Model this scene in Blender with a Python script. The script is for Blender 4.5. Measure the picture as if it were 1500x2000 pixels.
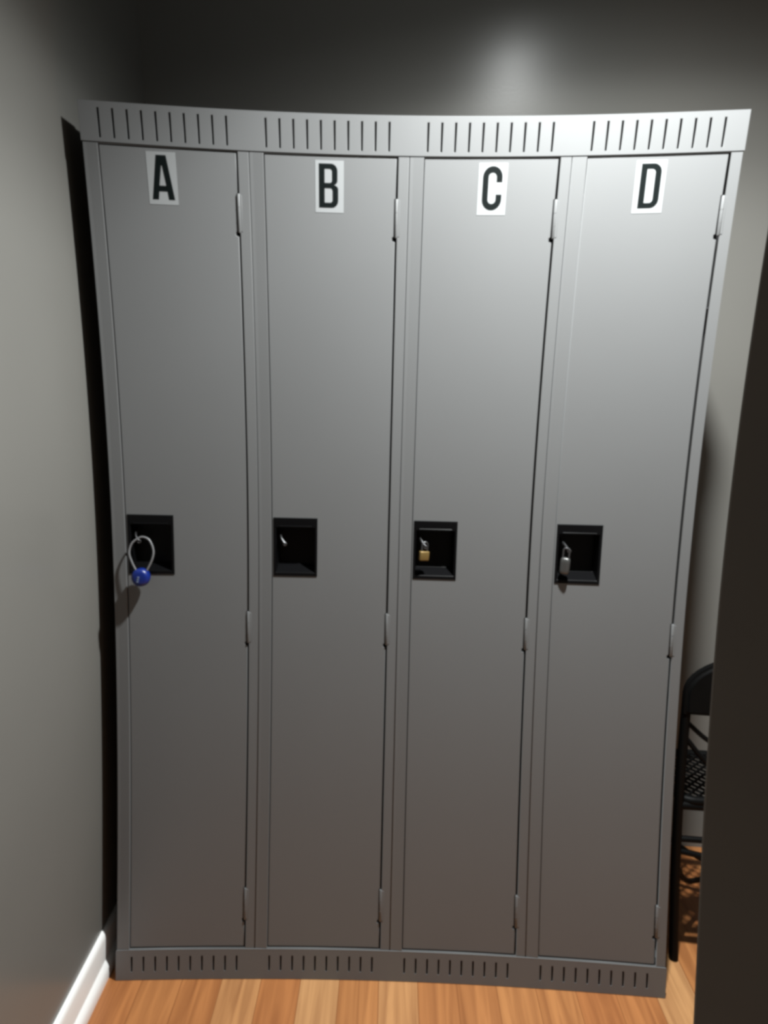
import bpy, bmesh, math, random
from mathutils import Vector, Euler, Matrix

random.seed(4)
sc = bpy.context.scene
COL = sc.collection
for o in list(bpy.data.objects):
    bpy.data.objects.remove(o)

# ------------------------------------------------------------------ camera
# A phone-like wide lens with pincushion distortion: polynomial lens, theta(r).
cd = bpy.data.cameras.new('camera')
cam = bpy.data.objects.new('camera', cd)
COL.objects.link(cam)
sc.camera = cam
cam.location = (0.59022, -1.62335, 1.39501)
cam.rotation_euler = Euler([math.radians(a) for a in (79.0104, -1.2174, 0.7606)])
cd.sensor_fit = 'AUTO'
cd.sensor_width = 36.0
cd.lens = 36.0 * 1492.8 / 2000.0
cd.clip_start = 0.01
cd.type = 'PANO'
cd.panorama_type = 'FISHEYE_LENS_POLYNOMIAL'
cd.fisheye_fov = math.radians(180)
cd.fisheye_polynomial_k0 = 0.0
cd.fisheye_polynomial_k1 = -3.75486015e-02
cd.fisheye_polynomial_k2 = 1.08660711e-04
cd.fisheye_polynomial_k3 = 2.44991771e-05
cd.fisheye_polynomial_k4 = -5.25877674e-07

# ------------------------------------------------------------------ world, lamp, exposure
wd = bpy.data.worlds.new('world')
sc.world = wd
wd.use_nodes = True
bg = wd.node_tree.nodes['Background']
bg.inputs[0].default_value = (1.0, 0.95, 0.88, 1)
bg.inputs[1].default_value = 0.10

LAMP = Vector((0.985, -0.49, 2.44))
ld = bpy.data.lights.new('downlight_bulb', 'SPOT')
ld.energy = 355
ld.color = (0.97, 1.0, 0.985)
ld.shadow_soft_size = 0.035
ld.spot_size = math.radians(158)
ld.spot_blend = 0.05
# photometric profile of the recessed can: strongest straight down, cut off near 70 degrees
ld.use_nodes = True
_n, _l = ld.node_tree.nodes, ld.node_tree.links
_tc = _n.new('ShaderNodeTexCoord')
_sp = _n.new('ShaderNodeSeparateXYZ')
_ab = _n.new('ShaderNodeMath')
_ab.operation = 'ABSOLUTE'
_cr = _n.new('ShaderNodeValToRGB')
_l.new(_tc.outputs['Normal'], _sp.inputs[0])
_l.new(_sp.outputs['Z'], _ab.inputs[0])
_l.new(_ab.outputs[0], _cr.inputs[0])
_pts = [(76, 0.0), (72, 0.015), (68.5, 0.045), (64, 0.17), (61, 0.23), (57.5, 0.37), (54.5, 0.50), (45, 0.70), (38, 0.77), (31, 0.86), (18, 0.97), (0, 1.0)]
_e = _cr.color_ramp.elements
while len(_e) > 1:
    _e.remove(_e[0])
for _i, (_a, _v) in enumerate(_pts):
    _x = _e[0] if _i == 0 else _e.new(math.cos(math.radians(_a)))
    _x.position = math.cos(math.radians(_a))
    _x.color = (_v, _v, _v, 1)
_l.new(_cr.outputs[0], _n['Emission'].inputs['Strength'])
lamp = bpy.data.objects.new('downlight_bulb', ld)
COL.objects.link(lamp)
lamp.location = LAMP
lamp.rotation_euler = (math.radians(2.0), math.radians(-4.0), 0)   # gimbal tilted a little toward the alcove

vs = sc.view_settings
vs.view_transform = 'Standard'
vs.look = 'None'
vs.exposure = 0.0
vs.gamma = 1.0
vs.use_curve_mapping = False
sc.cycles.use_denoising = True
sc.cycles.max_bounces = 8
sc.cycles.diffuse_bounces = 5
sc.cycles.pixel_filter_type = 'GAUSSIAN'
sc.cycles.filter_width = 5.0
sc.cycles.sample_clamp_indirect = 4.0


# ------------------------------------------------------------------ materials
def new_mat(name):
    m = bpy.data.materials.new(name)
    m.use_nodes = True
    nt = m.node_tree
    return m, nt, nt.nodes['Principled BSDF']


def paint(name, col, rough=0.5, spec=0.5, metal=0.0, var=0.04, vscale=6.0, bump=0.0, bscale=400.0, coat=0.0):
    m, nt, b = new_mat(name)
    tc = nt.nodes.new('ShaderNodeTexCoord')
    n = nt.nodes.new('ShaderNodeTexNoise')
    n.inputs['Scale'].default_value = vscale
    n.inputs['Detail'].default_value = 4
    nt.links.new(tc.outputs['Object'], n.inputs['Vector'])
    r = nt.nodes.new('ShaderNodeValToRGB')
    r.color_ramp.elements[0].position = 0.3
    r.color_ramp.elements[1].position = 0.7
    r.color_ramp.elements[0].color = tuple(c * (1 - var) for c in col) + (1,)
    r.color_ramp.elements[1].color = tuple(min(1, c * (1 + var)) for c in col) + (1,)
    nt.links.new(n.outputs['Fac'], r.inputs[0])
    nt.links.new(r.outputs[0], b.inputs['Base Color'])
    b.inputs['Roughness'].default_value = rough
    b.inputs['Metallic'].default_value = metal
    b.inputs['Specular IOR Level'].default_value = spec
    b.inputs['Coat Weight'].default_value = coat
    if bump:
        n2 = nt.nodes.new('ShaderNodeTexNoise')
        n2.inputs['Scale'].default_value = bscale
        n2.inputs['Detail'].default_value = 2
        nt.links.new(tc.outputs['Object'], n2.inputs['Vector'])
        bm = nt.nodes.new('ShaderNodeBump')
        bm.inputs['Strength'].default_value = bump
        bm.inputs['Distance'].default_value = 0.001
        nt.links.new(n2.outputs['Fac'], bm.inputs['Height'])
        nt.links.new(bm.outputs[0], b.inputs['Normal'])
    return m


def wood_floor():
    m, nt, b = new_mat('oak_strip_floor')
    N, L = nt.nodes.new, nt.links.new
    tc = N('ShaderNodeTexCoord')
    mp = N('ShaderNodeMapping')
    mp.inputs['Rotation'].default_value = (0, 0, math.radians(90))
    mp.inputs['Location'].default_value = (0.13, -0.058, 0)
    L(tc.outputs['Object'], mp.inputs['Vector'])
    br = N('ShaderNodeTexBrick')
    br.inputs['Scale'].default_value = 1.0
    br.inputs['Brick Width'].default_value = 0.72
    br.inputs['Row Height'].default_value = 0.088
    br.inputs['Mortar Size'].default_value = 0.0009
    br.inputs['Mortar Smooth'].default_value = 0.2
    br.inputs['Bias'].default_value = 0.0
    br.offset = 0.37
    br.inputs['Color1'].default_value = (0, 0, 0, 1)
    br.inputs['Color2'].default_value = (1, 1, 1, 1)
    br.inputs['Mortar'].default_value = (0.3, 0.3, 0.3, 1)
    L(mp.outputs[0], br.inputs['Vector'])
    ramp = N('ShaderNodeValToRGB')
    cr = ramp.color_ramp
    cr.elements[0].position = 0.0
    cr.elements[0].color = (0.343, 0.132, 0.044, 1)
    cr.elements[1].position = 1.0
    cr.elements[1].color = (0.447, 0.245, 0.110, 1)
    e = cr.elements.new(0.5)
    e.color = (0.385, 0.167, 0.059, 1)
    L(br.outputs['Color'], ramp.inputs[0])
    mp2 = N('ShaderNodeMapping')
    mp2.inputs['Scale'].default_value = (38, 2.2, 1)
    L(tc.outputs['Object'], mp2.inputs['Vector'])
    ns = N('ShaderNodeTexNoise')
    ns.inputs['Scale'].default_value = 1.0
    ns.inputs['Detail'].default_value = 6
    ns.inputs['Distortion'].default_value = 1.2
    L(mp2.outputs[0], ns.inputs['Vector'])
    r2 = N('ShaderNodeValToRGB')
    r2.color_ramp.elements[0].position = 0.3
    r2.color_ramp.elements[0].color = (0.62, 0.52, 0.45, 1)
    r2.color_ramp.elements[1].position = 0.65
    r2.color_ramp.elements[1].color = (1.12, 1.1, 1.05, 1)
    L(ns.outputs['Fac'], r2.inputs[0])
    mx = N('ShaderNodeMix')
    mx.data_type = 'RGBA'
    mx.blend_type = 'MULTIPLY'
    mx.inputs[0].default_value = 0.9
    L(ramp.outputs[0], mx.inputs[6])
    L(r2.outputs[0], mx.inputs[7])
    mo = N('ShaderNodeMix')
    mo.data_type = 'RGBA'
    L(br.outputs['Fac'], mo.inputs[0])
    L(mx.outputs[2], mo.inputs[6])
    mo.inputs[7].default_value = (0.20, 0.07, 0.02, 1)
    L(mo.outputs[2], b.inputs['Base Color'])
    b.inputs['Roughness'].default_value = 0.42
    bm = N('ShaderNodeBump')
    bm.inputs['Strength'].default_value = 0.15
    bm.inputs['Distance'].default_value = 0.001
    bm.invert = True
    L(br.outputs['Fac'], bm.inputs['Height'])
    L(bm.outputs[0], b.inputs['Normal'])
    return m


M = dict(
    wall=paint('taupe_grey_wall_paint', (0.155, 0.152, 0.141), rough=0.26, spec=0.24, var=0.03, vscale=2.5, bump=0.04, bscale=160),
    ceiling=paint('ceiling_paint', (0.10, 0.10, 0.097), rough=0.8, var=0.02),
    white=paint('white_trim_paint', (0.88, 0.88, 0.87), rough=0.35, var=0.01),
    door=paint('dark_taupe_door_paint', (0.23, 0.224, 0.207), rough=0.6, spec=0.2, var=0.05),
    floor=wood_floor(),
    locker=paint('grey_locker_enamel', (0.130, 0.1325, 0.1345), rough=0.46, spec=0.28, var=0.015, vscale=4, bump=0.06, bscale=500),
    cup=paint('black_recess_plastic', (0.003, 0.003, 0.0034), rough=0.35, spec=0.12, var=0.1),
    steel=paint('bright_steel', (0.11, 0.11, 0.115), rough=0.45, metal=0.9, var=0.03, vscale=60),
    paper=paint('white_sticker_film', (0.235, 0.243, 0.248), rough=0.45, var=0.01),
    ink=paint('black_letter_ink', (0.003, 0.005, 0.005), rough=0.5, spec=0.08, var=0.05),
    blue=paint('blue_lock_plastic', (0.003, 0.015, 0.14), rough=0.35, var=0.04, vscale=40),
    dial=paint('pale_dial_plastic', (0.10, 0.13, 0.22), rough=0.4, var=0.1, vscale=80),
    cable=paint('clear_coated_cable', (0.14, 0.14, 0.145), rough=0.4, metal=0.1, var=0.08, vscale=120),
    brass=paint('polished_brass', (0.19, 0.125, 0.042), rough=0.42, metal=0.45, var=0.05, vscale=60),
    silver=paint('satin_silver_lock_body', (0.11, 0.11, 0.108), rough=0.38, metal=0.7, var=0.08, vscale=60),
    chairmetal=paint('black_chair_metal', (0.0025, 0.0025, 0.0025), rough=0.5, spec=0.08, var=0.1),
    chairpad=paint('black_chair_vinyl', (0.003, 0.003, 0.003), rough=0.6, spec=0.07, var=0.15, vscale=20),
)


# ------------------------------------------------------------------ mesh helpers
def obj(name, me, mat, parent=None, loc=None):
    if isinstance(me, bmesh.types.BMesh):
        bm = me
        me = bpy.data.meshes.new(name)
        bm.normal_update()
        bm.to_mesh(me)
        bm.free()
    me.materials.clear()
    me.materials.append(mat)
    o = bpy.data.objects.new(name, me)
    COL.objects.link(o)
    if parent is not None:
        o.parent = parent
    if loc is not None:
        o.location = loc
    return o


def smooth(o, angle=40):
    for p in o.data.polygons:
        p.use_smooth = True
    try:
        o.data.set_sharp_from_angle(angle=math.radians(angle))
    except Exception:
        pass
    return o


def add_box(bm, x0, x1, y0, y1, z0, z1, bev=0.0, seg=2):
    r = bmesh.ops.create_cube(bm, size=1.0)
    vs_ = r['verts']
    for v in vs_:
        v.co = Vector(((x0 + x1) / 2 + v.co.x * (x1 - x0), (y0 + y1) / 2 + v.co.y * (y1 - y0), (z0 + z1) / 2 + v.co.z * (z1 - z0)))
    if bev:
        es = list({e for v in vs_ for e in v.link_edges})
        bmesh.ops.bevel(bm, geom=es, offset=bev, segments=seg, affect='EDGES', profile=0.5)
    return bm


def box(*a, **k):
    return add_box(bmesh.new(), *a, **k)


def add_tube(bm, pts, r, n=12, closed=False, squash=None):
    """A tube of radius r through the points."""
    pts = [Vector(p) for p in pts]
    rings = []
    up = None
    m = len(pts)
    for i, p in enumerate(pts):
        if closed:
            t = pts[(i + 1) % m] - pts[i - 1]
        else:
            t = pts[min(i + 1, m - 1)] - pts[max(i - 1, 0)]
        t.normalize()
        if up is None:
            up = Vector((0, 0, 1)) if abs(t.z) < 0.9 else Vector((1, 0, 0))
        a = t.cross(up).normalized()
        up = a.cross(t).normalized()
        rr = r[i] if isinstance(r, (list, tuple)) else r
        ring = []
        for k in range(n):
            an = 2 * math.pi * k / n
            sx, sy = (1, 1) if squash is None else squash
            ring.append(bm.verts.new(p + a * math.cos(an) * rr * sx + up * math.sin(an) * rr * sy))
        rings.append(ring)
    rng = range(m) if closed else range(m - 1)
    for i in rng:
        A, B = rings[i], rings[(i + 1) % m]
        for k in range(n):
            bm.faces.new((A[k], A[(k + 1) % n], B[(k + 1) % n], B[k]))
    if not closed:
        bm.faces.new(rings[0][::-1])
        bm.faces.new(rings[-1])
    bmesh.ops.recalc_face_normals(bm, faces=bm.faces)
    return bm


def spline(pts, n=8):
    """Catmull-Rom through the points."""
    P = [Vector(p) for p in pts]
    P = [P[0] * 2 - P[1]] + P + [P[-1] * 2 - P[-2]]
    out = []
    for i in range(1, len(P) - 2):
        for k in range(n):
            t = k / n
            a, b, c, d = P[i - 1], P[i], P[i + 1], P[i + 2]
            out.append(0.5 * ((2 * b) + (c - a) * t + (2 * a - 5 * b + 4 * c - d) * t * t + (3 * b - a - 3 * c + d) * t ** 3))
    out.append(P[-2])
    return out


def plate(outer, holes, y_front, thick, bev=0.0, offset_in=True):
    """A flat sheet standing in XZ with real holes, its front face at y_front, going back by thick."""
    cu = bpy.data.curves.new('c', 'CURVE')
    cu.dimensions = '2D'
    cu.fill_mode = 'BOTH'
    cu.extrude = max(thick / 2 - bev, 1e-5)
    cu.bevel_depth = bev
    cu.bevel_resolution = 1
    if bev:
        cu.offset = -bev
    for ring in [outer] + list(holes):
        s = cu.splines.new('POLY')
        s.points.add(len(ring) - 1)
        for p, q in zip(s.points, ring):
            p.co = (q[0], q[1], 0, 1)
        s.use_cyclic_u = True
    co = bpy.data.objects.new('c', cu)
    COL.objects.link(co)
    dg = bpy.context.evaluated_depsgraph_get()
    dg.update()
    me = bpy.data.meshes.new_from_object(co.evaluated_get(dg))
    bpy.data.objects.remove(co)
    bpy.data.curves.remove(cu)
    # x,y,z -> x, depth, y ; keep handedness: (x, y, z) -> (x, -z, y)
    yc = y_front + thick / 2
    me.transform(Matrix(((1, 0, 0, 0), (0, 0, -1, yc), (0, 1, 0, 0), (0, 0, 0, 1))))
    return me


def rect(x0, x1, z0, z1):
    return [(x0, z0), (x1, z0), (x1, z1), (x0, z1)]


def thing(name, label, cat, loc=(0, 0, 0), rotz=0.0, group=None):
    o = bpy.data.objects.new(name, None)
    COL.objects.link(o)
    o.empty_display_size = 0.05
    o.location = loc
    o.rotation_euler = (0, 0, rotz)
    return tag(o, label, cat, group)


def tag(o, label, cat, group=None):
    o['label'] = label
    o['category'] = cat
    if group:
        o['group'] = group
    return o


def struct(o):
    o['kind'] = 'structure'
    return o


# ------------------------------------------------------------------ the room
XL, YB, ZC = -0.040, 0.55, 2.46         # left wall face, back wall face, ceiling
XR, YF = 2.60, -3.20
struct(obj('floor', box(XL - 0.1, XR + 0.1, YF, YB + 0.1, -0.05, 0.0), M['floor']))
struct(obj('wall_left', box(XL - 0.1, XL, YF, YB + 0.1, 0.0, ZC), M['wall']))
struct(obj('wall_back', box(XL, XR, YB, YB + 0.1, 0.0, ZC), M['wall']))
struct(obj('wall_right', box(XR, XR + 0.1, YF, YB + 0.1, 0.0, ZC), M['wall']))
# ceiling with a round opening for the downlight
R0 = 0.065
hole = [(LAMP.x + R0 * math.cos(a), LAMP.y + R0 * math.sin(a)) for a in [i * math.pi / 16 for i in range(32)]]
me = plate([(XL - 0.1, YF), (XR + 0.1, YF), (XR + 0.1, YB + 0.1), (XL - 0.1, YB + 0.1)], [hole], 0, 0.02)
me.transform(Matrix(((1, 0, 0, 0), (0, 0, 1, 0), (0, -1, 0, ZC + 0.02), (0, 0, 0, 1))))
struct(obj('ceiling', me, M['ceiling']))


# recessed downlight in that opening
m_lens, nt_, b_ = new_mat('downlight_lens')
b_.inputs['Base Color'].default_value = (0.8, 0.8, 0.8, 1)
b_.inputs['Emission Color'].default_value = (0.97, 1.0, 0.985, 1)
b_.inputs['Emission Strength'].default_value = 12.0
dlt = thing('recessed_downlight', 'round recessed ceiling downlight in front of the lockers', 'ceiling light', (LAMP.x, LAMP.y, ZC))
bm = bmesh.new()
prof_ = [(0.064, 0.012), (0.064, -0.001), (0.067, -0.004), (0.080, -0.003), (0.083, 0.0), (0.067, 0.0)]
rr_ = [[bm.verts.new((a * math.cos(i * math.pi / 20), a * math.sin(i * math.pi / 20), z)) for i in range(40)] for a, z in prof_]
for i in range(len(prof_) - 1):
    for k in range(40):
        bm.faces.new((rr_[i][k], rr_[i][(k + 1) % 40], rr_[i + 1][(k + 1) % 40], rr_[i + 1][k]))
bmesh.ops.recalc_face_normals(bm, faces=bm.faces)
smooth(obj('trim_ring', bm, M['white'], dlt))
bm = bmesh.new()
bmesh.ops.create_cone(bm, cap_ends=True, segments=40, radius1=0.0635, radius2=0.0635, depth=0.004, matrix=Matrix.Translation((0, 0, 0.012)))
obj('lens', bm, m_lens, dlt)


def baseboard(name, axis, a0, a1, face, sign):
    """Board with an eased top and a rounded shoe moulding; profile (out, z)."""
    prof = [(0, 0), (0.021, 0), (0.0215, 0.010), (0.0205, 0.020), (0.0175, 0.028), (0.013, 0.033), (0.0105, 0.036),
            (0.0105, 0.086), (0.0085, 0.094), (0.004, 0.099), (0, 0.100)]
    bm = bmesh.new()
    rings = []
    for t in (a0, a1):
        ring = []
        for d, z in prof:
            co = (face + sign * d, t, z) if axis == 'y' else (t, face + sign * d, z)
            ring.append(bm.verts.new(co))
        rings.append(ring)
    n = len(prof)
    for k in range(n):
        bm.faces.new((rings[0][k], rings[0][(k + 1) % n], rings[1][(k + 1) % n], rings[1][k]))
    bm.faces.new(rings[0][::-1])
    bm.faces.new(rings[1])
    bmesh.ops.recalc_face_normals(bm, faces=bm.faces)
    o = struct(obj(name, bm, M['white']))
    return smooth(o, 35)


baseboard('baseboard_left', 'y', YF, YB, XL, 1)

# open door leaf between the viewer and the alcove, at the right
dr = struct(obj('door_1', box(0, 0.76, 0, 0.035, 0.008, 2.10, bev=0.0015), M['door'], None, (0.856, -1.0, 0)))
dr.rotation_euler = (0, 0, math.radians(-26))

# ------------------------------------------------------------------ lockers
W, H = 0.3048, 1.832
DX0, DX1, DZ0, DZ1 = 0.0292, 0.2800, 0.0745, 1.7648
HINGES = [(0.137, 0.210), (0.779, 0.850), (1.628, 1.696)]
CX0, CX1, CZ0, CZ1 = 0.0315, 0.1265, 0.9315, 1.0620      # lock recess outline on the door
IX0, IX1, IZ0, IZ1 = 0.0375, 0.1205, 0.9400, 1.0400      # its opening


def carcass_bm():
    bm = bmesh.new()
    t = 0.0012
    add_box(bm, 0.0002, t, 0.0042, 0.457, 0.002, H)
    add_box(bm, W - t, W - 0.0002, 0.0042, 0.457, 0.002, H)
    add_box(bm, t, W - t, 0.4555, 0.457, 0.002, H)
    add_box(bm, t, W - t, 0.004, 0.4555, H - t, H)
    add_box(bm, t, W - t, 0.018, 0.4555, 0.060, 0.0615)
    add_box(bm, t, W - t, 0.030, 0.4555, 1.50, 1.5012)
    return bm


def frame_mesh():
    return plate(rect(0.0008, W - 0.0008, 0.0693, 1.7684), [rect(0.0275, 0.2838, 0.0715, 1.7665)], 0.0, 0.004, bev=0.0006)


def door_mesh():
    out = [(DX0, DZ0), (DX1, DZ0)]
    for z0, z1 in HINGES:                       # a notch in the hinge edge below and beside each knuckle
        out += [(DX1, z0 - 0.007), (DX1 - 0.0055, z0 - 0.005), (DX1 - 0.0055, z0 + 0.001), (DX1 - 0.0025, z0 + 0.003),
                (DX1 - 0.0025, z1), (DX1, z1 + 0.0015)]
    out += [(DX1, DZ1), (DX0, DZ1)]
    return plate(out, [rect(IX0, IX1, IZ0, IZ1)], 0.0018, 0.0145, bev=0.0008)


def hinge_bm(z0, z1):
    bm = bmesh.new()
    x = 0.2822
    add_tube(bm, [(x, 0.0015, z0), (x, 0.0015, z0 + 0.001), (x, 0.0015, z1 - 0.001), (x, 0.0015, z1)], [0.0028, 0.0034, 0.0034, 0.0028], n=14)
    for k in (0.33, 0.66):
        z = z0 + (z1 - z0) * k
        add_tube(bm, [(x, 0.0015, z - 0.0004), (x, 0.0015, z + 0.0004)], 0.00365, n=14)
    add_box(bm, x, x + 0.0062, -0.0008, 0.0014, z0 + 0.002, z1 - 0.002, bev=0.0004, seg=1)
    return bm


def recess_bm():
    """Black pressed cup: raised flange, sloped sill, deep back."""
    bm = bmesh.new()
    yf, yb = 0.0004, 0.034
    rings = [
        (CX0 + 0.000, CX1 - 0.000, CZ0 + 0.000, CZ1 - 0.000, 0.0021),
        (CX0 + 0.0006, CX1 - 0.0006, CZ0 + 0.0006, CZ1 - 0.0006, yf),
        (IX0 - 0.0012, IX1 + 0.0012, IZ0 - 0.0012, IZ1 + 0.0012, yf),
        (IX0, IX1, IZ0, IZ1, yf + 0.0016),
        (IX0 + 0.0012, IX1 - 0.0012, IZ0 + 0.011, IZ1 - 0.0015, yb - 0.003),
        (IX0 + 0.0035, IX1 - 0.0035, IZ0 + 0.0135, IZ1 - 0.004, yb),
    ]
    prev = None
    for x0, x1, z0, z1, y in rings:
        cur = [bm.verts.new(c) for c in ((x0, y, z0), (x1, y, z0), (x1, y, z1), (x0, y, z1))]
        if prev:
            for k in range(4):
                bm.faces.new((prev[k], prev[(k + 1) % 4], cur[(k + 1) % 4], cur[k]))
        prev = cur
    bm.faces.new(prev)
    bmesh.ops.recalc_face_normals(bm, faces=bm.faces)
    for f in bm.faces:
        pass
    # a shallow rib across the top of the flange
    add_box(bm, IX0 + 0.006, IX1 - 0.006, -0.0006, 0.0008, IZ1 + 0.0012, IZ1 + 0.0046, bev=0.0006, seg=1)
    return bm


def hasp_bm():
    """Bright lug that comes forward through the left of the recess, with an eye in its end."""
    bm = bmesh.new()
    pts = spline([(0.0450, 0.031, 1.0225), (0.0460, 0.012, 1.0205), (0.0485, 0.000, 1.0170), (0.0530, -0.006, 1.0110), (0.0575, -0.0085, 1.0065)], 5)
    add_tube(bm, pts, 0.0036, n=10, squash=(0.55, 1.15))
    add_tube(bm, [(0.0576 + 0.0032 * math.cos(a), -0.0085, 1.0058 + 0.0032 * math.sin(a)) for a in [i * math.pi / 6 for i in range(12)]], 0.0013, n=8, closed=True)
    return bm


# --- letter outlines, unit: metres, origin at the letter's lower left corner, 37 mm x 75 mm
LW, LH, ST = 0.0370, 0.0750, 0.0109


def arc(cx, cz, rx, rz, a0, a1, n=8):
    return [(cx + rx * math.cos(math.radians(a0 + (a1 - a0) * i / n)), cz + rz * math.sin(math.radians(a0 + (a1 - a0) * i / n))) for i in range(n + 1)]


def glyph(ch):
    if ch == 'A':
        cx = LW / 2 + 0.0005
        out = [(-0.0018, 0), (0.0095, 0), (0.0114, 0.0140), (0.0266, 0.0140), (0.0285, 0), (0.0398, 0), (cx + 0.0092, LH), (cx - 0.0092, LH)]
        hole = [(0.0127, 0.0238), (0.0253, 0.0238), (0.0197, 0.0580), (0.0183, 0.0580)]
        return out, [hole]
    if ch == 'B':
        r = 0.0125
        out = [(0, 0), (LW - r, 0)] + arc(LW - r, r, r, r, -90, 0)[1:] + arc(LW - 0.0095, 0.0315, 0.0095, 0.0075, 0, 80)[0:] \
            + arc(LW - 0.0105, 0.0465, 0.0090, 0.0075, -80, 0)[0:] + arc(LW - 0.0015 - r, LH - r, r, r, 0, 90) + [(0, LH)]
        s = 0.0048
        h1 = [(ST, 0.0088), (LW - ST - s, 0.0088)] + arc(LW - ST - s, 0.0088 + s, s, s, -90, 0)[1:] + arc(LW - ST - s, 0.0335 - s, s, s, 0, 90) + [(ST, 0.0335)]
        h2 = [(ST, 0.0425), (LW - ST - s - 0.001, 0.0425)] + arc(LW - ST - s - 0.001, 0.0425 + s, s, s, -90, 0)[1:] \
            + arc(LW - ST - s - 0.001, LH - 0.0088 - s, s, s, 0, 90) + [(ST, LH - 0.0088)]
        return out, [h1, h2]
    if ch == 'C':
        R, r = LW / 2, LW / 2 - ST
        out = arc(R, LH - R, R, R, 0, 180, 14) + arc(R, R, R, R, 180, 360, 14)
        out += [(LW, 0.0270), (LW - ST, 0.0270)]
        out += arc(R, R, r, r, 0, -180, 12) + arc(R, LH - R, r, r, 180, 0, 12)
        out += [(LW - ST, LH - 0.0270), (LW, LH - 0.0270)]
        return out, []
    if ch == 'D':
        r, s = 0.0150, 0.0062
        out = [(0, 0), (LW - r, 0)] + arc(LW - r, r, r, r, -90, 0)[1:] + arc(LW - r, LH - r, r, r, 0, 90) + [(0, LH)]
        h = [(ST, 0.0090), (LW - ST - s, 0.0090)] + arc(LW - ST - s, 0.0090 + s, s, s, -90, 0)[1:] + arc(LW - ST - s, LH - 0.0090 - s, s, s, 0, 90) + [(ST, LH - 0.0090)]
        return out, [h]


mesh_frame, mesh_door = frame_mesh(), door_mesh()
LOCKERS = {
    'A': (0.1140, 'leftmost grey metal locker, lettered A, with a blue round lock hanging from it'),
    'B': (0.1250, 'grey metal locker lettered B, its black recess empty of any padlock'),
    'C': (0.1325, 'grey metal locker lettered C, a small brass padlock in its recess'),
    'D': (0.1195, 'rightmost grey metal locker, lettered D, a silver padlock in its recess'),
}
for k, (ch, (sx, lab)) in enumerate(LOCKERS.items()):
    t = thing('metal_locker', lab, 'locker', (k * W, 0, 0), 0, 'four lettered lockers in one row')
    obj('body', carcass_bm(), M['locker'], t)
    obj('door_frame', mesh_frame, M['locker'], t)
    lb = bmesh.new()
    lp = [(0.0030, 0.0003), (0.0265, -0.0013), (0.0273, -0.0011), (0.0276, 0.0006)]
    ra, rb = [[lb.verts.new((x, y, z)) for x, y in lp] for z in (0.0717, 1.7663)]
    for q in range(4):
        lb.faces.new((ra[q], ra[(q + 1) % 4], rb[(q + 1) % 4], rb[q]))
    lb.faces.new(ra[::-1])
    lb.faces.new(rb)
    bmesh.ops.recalc_face_normals(lb, faces=lb.faces)
    obj('frame_lip', lb, M['locker'], t)
    d = obj('door', mesh_door, M['locker'], t)
    for z0, z1 in HINGES:
        smooth(obj('hinge', hinge_bm(z0, z1), M['locker'], d))
    rc = obj('lock_recess', recess_bm(), M['cup'], d)
    rc['label'] = 'black sunken lock recess'
    hs = smooth(obj('hasp', hasp_bm(), M['steel'], d))
    hs['label'] = 'bright steel padlock lug'
    ss = plate(rect(0, 0.0545, 0, 0.0890), [], 0.0013, 0.0004)
    st = obj('letter_sticker', ss, M['paper'], t, (sx, 0, 1.6700))
    st['label'] = 'white letter sticker'
    if ch == 'A':
        st.rotation_euler = (0, math.radians(-0.8), 0)
    out, holes = glyph(ch)
    lx = {'A': 0.0085, 'B': 0.0070, 'C': 0.0085, 'D': 0.0095}[ch]
    g = obj('letter', plate(out, holes, 0.0009, 0.0004), M['ink'], st, (lx, 0, 0.0085))
    g['label'] = 'black letter ' + ch


def strip_with_slots(z0, z1, s0, s1, yf):
    outer = rect(-0.0012, 4 * W + 0.0012, z0, z1)
    holes = []
    for k in range(4):
        for i in range(10):
            x = k * W + 0.0335 + i * 0.02575
            holes.append(rect(x - 0.0019, x + 0.0019, s0, s1))
    return plate(outer, holes, yf, 0.0014, bev=0.0004)


hd = thing('locker_header', 'slotted grey metal header strip running along the top of the lockers', 'locker trim', (0, 0, H))
me = strip_with_slots(1.7685, 1.8340, 1.7755, 1.8235, -0.0014)
me.transform(Matrix.Translation((0, 0, -H)))
obj('slotted_plate', me, M['locker'], hd)
bm = bmesh.new()
add_box(bm, -0.0012, 4 * W + 0.0012, -0.0013, 0.060, 0.0002, 0.0020, bev=0.0006)
obj('top_flange', bm, M['locker'], hd)
for s, x in ((0, -0.0012), (1, 4 * W + 0.0002)):
    obj('end_cap', box(x, x + 0.001, -0.0004, 0.055, -0.0635, 0.0002), M['locker'], hd)
kb = thing('toe_kick', 'slotted grey metal base strip on the floor under the locker doors', 'locker trim', (0, 0, 0))
obj('slotted_plate', strip_with_slots(0.0008, 0.0690, 0.0200, 0.0550, -0.0020), M['locker'], kb)
obj('top_ledge', box(0, 4 * W, -0.0022, 0.0, 0.0685, 0.0708, bev=0.0005), M['locker'], kb)


# ------------------------------------------------------------------ the locks
def shackle_pts(cx, y, z0, w, h, n=10, lean=0.0):
    pts = [(cx - w / 2, y, z0), (cx - w / 2, y, z0 + h - w / 2)]
    for i in range(1, n):
        a = math.pi * (1 - i / n)
        pts.append((cx + w / 2 * math.cos(a), y + lean * math.sin(a), z0 + h - w / 2 + w / 2 * math.sin(a)))
    pts += [(cx + w / 2, y, z0 + h - w / 2), (cx + w / 2, y, z0)]
    return pts


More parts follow.
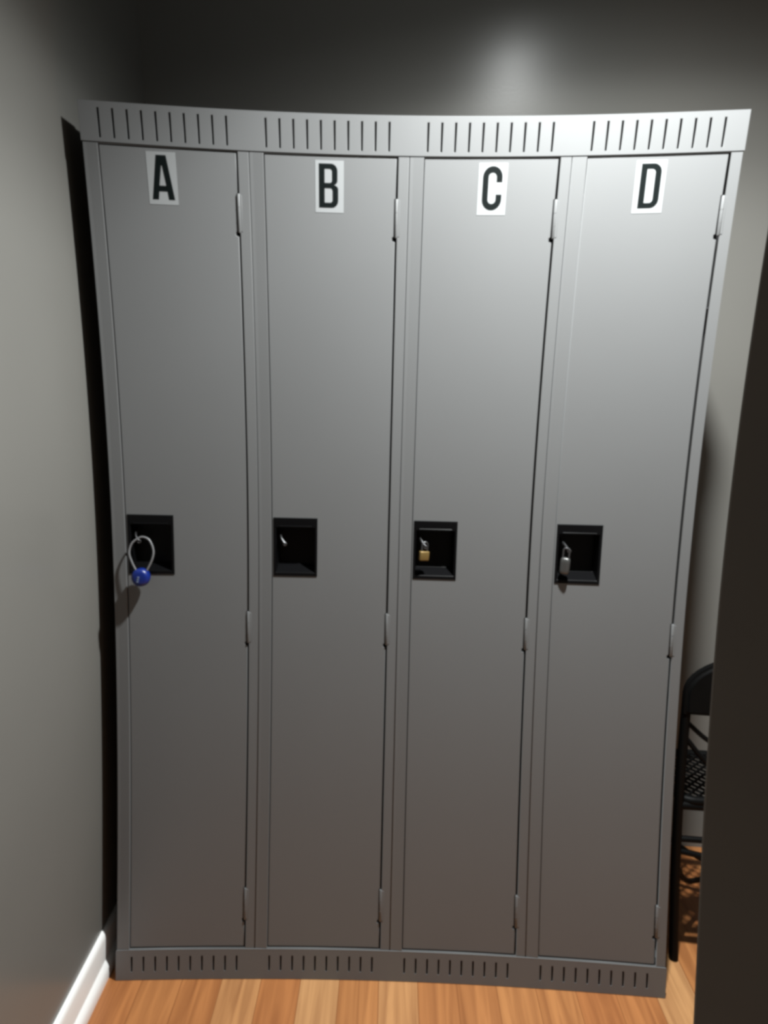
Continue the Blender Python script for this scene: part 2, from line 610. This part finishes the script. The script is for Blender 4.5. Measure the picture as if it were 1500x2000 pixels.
# blue cable lock on A: body hangs in front of the door, just under the recess
bl = thing('cable_lock', 'round blue lock on a pale cable loop hanging from locker A', 'padlock', (0.0635, -0.021, 0.9120))
bm = bmesh.new()
prof = [(0.0, -0.0115), (0.0100, -0.0115), (0.0150, -0.0100), (0.0178, -0.0065), (0.0188, 0.0), (0.0178, 0.0065), (0.0150, 0.0100), (0.0100, 0.0115), (0.0, 0.0115)]
n = 40
rings = []
for r, y in prof:
    if r == 0:
        rings.append([bm.verts.new((0, y, 0.0190))])
    else:
        rings.append([bm.verts.new((r * math.cos(2 * math.pi * i / n), y, 0.0190 + 1.06 * r * math.sin(2 * math.pi * i / n))) for i in range(n)])
for A, B in zip(rings[:-1], rings[1:]):
    for i in range(n):
        j = (i + 1) % n
        if len(A) == 1:
            bm.faces.new((A[0], B[i], B[j]))
        elif len(B) == 1:
            bm.faces.new((A[i], B[0], A[j]))
        else:
            bm.faces.new((A[i], B[i], B[j], A[j]))
bmesh.ops.recalc_face_normals(bm, faces=bm.faces)
smooth(obj('lock_body', bm, M['blue'], bl), 60)
bm = bmesh.new()
# three tiny pale code wheels in a slanted row on the face
for i in range(3):
    r = bmesh.ops.create_cube(bm, size=1.0)
    for v in r['verts']:
        v.co = Vector((v.co.x * 0.0042 - 0.0030 + (i - 1) * 0.0009, v.co.y * 0.0016 - 0.0117, v.co.z * 0.0036 + 0.0165 + (i - 1) * 0.0047))
    bmesh.ops.bevel(bm, geom=list({e for v in r['verts'] for e in v.link_edges}), offset=0.0005, segments=1, affect='EDGES')
dl = obj('code_wheels', bm, M['dial'], bl)
dl['label'] = 'pale code wheels on the face'
bm = bmesh.new()
loop = spline([(-0.0100, 0.000, 0.0340), (-0.0180, 0.002, 0.0500), (-0.0243, 0.005, 0.0700), (-0.0200, 0.009, 0.0890), (-0.0080, 0.0125, 0.1000),
               (0.0030, 0.0135, 0.1030), (0.0160, 0.0115, 0.0960), (0.0245, 0.007, 0.0760), (0.0225, 0.003, 0.0570), (0.0125, 0.000, 0.0340)], 8)
add_tube(bm, loop, 0.0021, n=10)
cb = smooth(obj('cable_loop', bm, M['cable'], bl), 60)
cb['label'] = 'pale plastic coated steel cable'


def padlock(label, x, y, z, rotz, rotx, w, h, d, matb, rounded, sh_w, sh_h, sh_r):
    t = thing('padlock', label, 'padlock', (x, y, z), rotz)
    t.rotation_euler = (rotx[0], rotx[1], rotz)
    if rounded:
        bm = bmesh.new()
        prof = [(0.72, 0.0), (0.90, 0.03), (0.98, 0.10), (1.0, 0.25), (1.0, 0.70), (0.96, 0.86), (0.84, 0.96), (0.62, 1.0)]
        rings = []
        n = 28
        for s, zz in prof:
            ring = []
            for i in range(n):
                a = 2 * math.pi * i / n
                cx_, cy_ = math.cos(a), math.sin(a)
                ex = 0.7
                ring.append(bm.verts.new((s * w / 2 * math.copysign(abs(cx_) ** ex, cx_), s * d / 2 * math.copysign(abs(cy_) ** ex, cy_), zz * h)))
            rings.append(ring)
        for A, B in zip(rings[:-1], rings[1:]):
            for i in range(n):
                bm.faces.new((A[i], A[(i + 1) % n], B[(i + 1) % n], B[i]))
        bm.faces.new(rings[0][::-1])
        bm.faces.new(rings[-1])
        bmesh.ops.recalc_face_normals(bm, faces=bm.faces)
    else:
        bm = box(-w / 2, w / 2, -d / 2, d / 2, 0, h, bev=0.0022, seg=3)
    smooth(obj('lock_body', bm, matb, t), 50)
    smooth(obj('shackle', add_tube(bmesh.new(), shackle_pts(0, 0, h - 0.003, sh_w, sh_h), sh_r, n=12), M['steel'], t), 50)
    kh = bmesh.new()
    add_tube(kh, [(0, 0, -0.0003), (0, 0, 0.001)], 0.0028, n=16)
    obj('keyway', kh, M['cup'], t)
    return t


padlock('small brass padlock hanging in the black recess of locker C', 2 * W + 0.0545, -0.006, 0.9755, math.radians(18), (0, math.radians(4)),
        0.0215, 0.0205, 0.0100, M['brass'], False, 0.0125, 0.0230, 0.0019)
padlock('silver rounded padlock hanging in the black recess of locker D', 3 * W + 0.0500, -0.006, 0.9560, math.radians(-20), (0, math.radians(3)),
        0.0205, 0.0350, 0.0150, M['silver'], True, 0.0120, 0.0240, 0.0021)

# ------------------------------------------------------------------ chair beside the lockers
ch = thing('metal_chair', 'black metal chair with rounded padded back standing beside locker D', 'chair', (1.47, 0.20, 0))
mt = M['chairmetal']


def cpt(x, y, z):
    return (x - 1.47, y - 0.20, z)


# rounded back pad, toward the viewer: dome top
bm = bmesh.new()
outline = []
for i in range(25):
    a = math.pi * i / 24
    outline.append((0.205 * math.cos(a), 0.660 + 0.108 * math.sin(a)))
outline += [(-0.205, 0.612), (-0.10, 0.615), (0.0, 0.585), (0.10, 0.615), (0.205, 0.612)]
F = [bm.verts.new((x, -0.135 + 0.35 * x * x, z)) for x, z in outline]
B = [bm.verts.new((x, -0.105 + 0.35 * x * x, z)) for x, z in outline]
m_ = len(outline)
bm.faces.new(F[::-1])
bm.faces.new(B)
for i in range(m_):
    bm.faces.new((F[i], F[(i + 1) % m_], B[(i + 1) % m_], B[i]))
bmesh.ops.recalc_face_normals(bm, faces=bm.faces)
bmesh.ops.bevel(bm, geom=[e for e in bm.edges if abs(e.verts[0].co.y - e.verts[1].co.y) < 0.02 and len(e.link_faces) == 2 and any(len(f.verts) > 6 for f in e.link_faces)], offset=0.008, segments=3, affect='EDGES')
smooth(obj('back_pad', bm, M['chairpad'], ch), 50)
# seat: a round-cornered metal rim filled with a diamond lattice of straps
bm = bmesh.new()
rim = []
for cx_, cy_, a0 in ((0.165, 0.085, 0), (-0.165, 0.085, 90), (-0.165, -0.065, 180), (0.165, -0.065, 270)):
    rim += [(cx_ + 0.035 * math.cos(math.radians(a0 + k * 15)), cy_ + 0.035 * math.sin(math.radians(a0 + k * 15)), 0.400) for k in range(7)]
add_tube(bm, rim, 0.010, n=10, closed=True)
smooth(obj('seat_rim', bm, mt, ch), 60)
bm = bmesh.new()
for sgn in (1, -1):
    for k in range(-18, 19):
        c0 = k * 0.024
        pts = [(x, sgn * x + c0 + 0.065) for x in (-0.198, 0.198)]
        xs = sorted([(-0.198), 0.198] + [(y - 0.065 - c0) * sgn for y in (-0.098, 0.118)])[1:3]
        y0, y1 = sgn * xs[0] + c0 + 0.065, sgn * xs[1] + c0 + 0.065
        if min(y0, y1) < -0.101 or max(y0, y1) > 0.121 or xs[1] - xs[0] < 0.01 or abs(xs[0]) > 0.2 or abs(xs[1]) > 0.2:
            continue
        add_tube(bm, [(xs[0], y0, 0.402 + 0.002 * sgn), (xs[1], y1, 0.402 + 0.002 * sgn)], 0.0030, n=6)
smooth(obj('seat_lattice', bm, mt, ch), 60)
for sx in (-1, 1):
    smooth(obj('leg', add_tube(bmesh.new(), spline([(sx * 0.195, -0.100, 0.66), (sx * 0.200, -0.100, 0.42), (sx * 0.198, -0.095, 0.20), (sx * 0.190, -0.085, 0.0)], 5), 0.0105), mt, ch), 60)
    smooth(obj('leg', add_tube(bmesh.new(), spline([(sx * 0.185, 0.105, 0.40), (sx * 0.19, 0.13, 0.20), (sx * 0.20, 0.17, 0.0)], 5), 0.0105), mt, ch), 60)
    smooth(obj('back_slat', add_tube(bmesh.new(), spline([(sx * 0.195, -0.100, 0.590), (sx * 0.14, -0.105, 0.545), (sx * 0.05, -0.11, 0.505), (0, -0.11, 0.495)], 6), 0.0055), mt, ch), 60)
    smooth(obj('back_slat', add_tube(bmesh.new(), spline([(sx * 0.197, -0.100, 0.555), (sx * 0.14, -0.105, 0.490), (sx * 0.06, -0.11, 0.445), (sx * 0.02, -0.105, 0.432)], 6), 0.006), mt, ch), 60)
smooth(obj('seat_rail', add_tube(bmesh.new(), [(-0.195, -0.100, 0.388), (0.195, -0.100, 0.388)], 0.010), mt, ch), 60)
smooth(obj('rung', add_tube(bmesh.new(), [(-0.195, -0.098, 0.305), (0.195, -0.098, 0.305)], 0.007), mt, ch), 60)
smooth(obj('rung', add_tube(bmesh.new(), spline([(-0.195, -0.097, 0.275), (-0.09, -0.10, 0.262), (0.09, -0.10, 0.262), (0.195, -0.097, 0.275)], 5), 0.007), mt, ch), 60)
smooth(obj('brace', add_tube(bmesh.new(), spline([(-0.195, -0.095, 0.235), (-0.14, -0.02, 0.150), (-0.04, 0.08, 0.10), (0.06, 0.12, 0.12), (0.187, 0.13, 0.2)], 6), 0.006), mt, ch), 60)
smooth(obj('brace', add_tube(bmesh.new(), spline([(0.195, -0.095, 0.235), (0.14, -0.02, 0.150), (0.04, 0.08, 0.112), (-0.06, 0.12, 0.12), (-0.187, 0.13, 0.2)], 6), 0.006), mt, ch), 60)
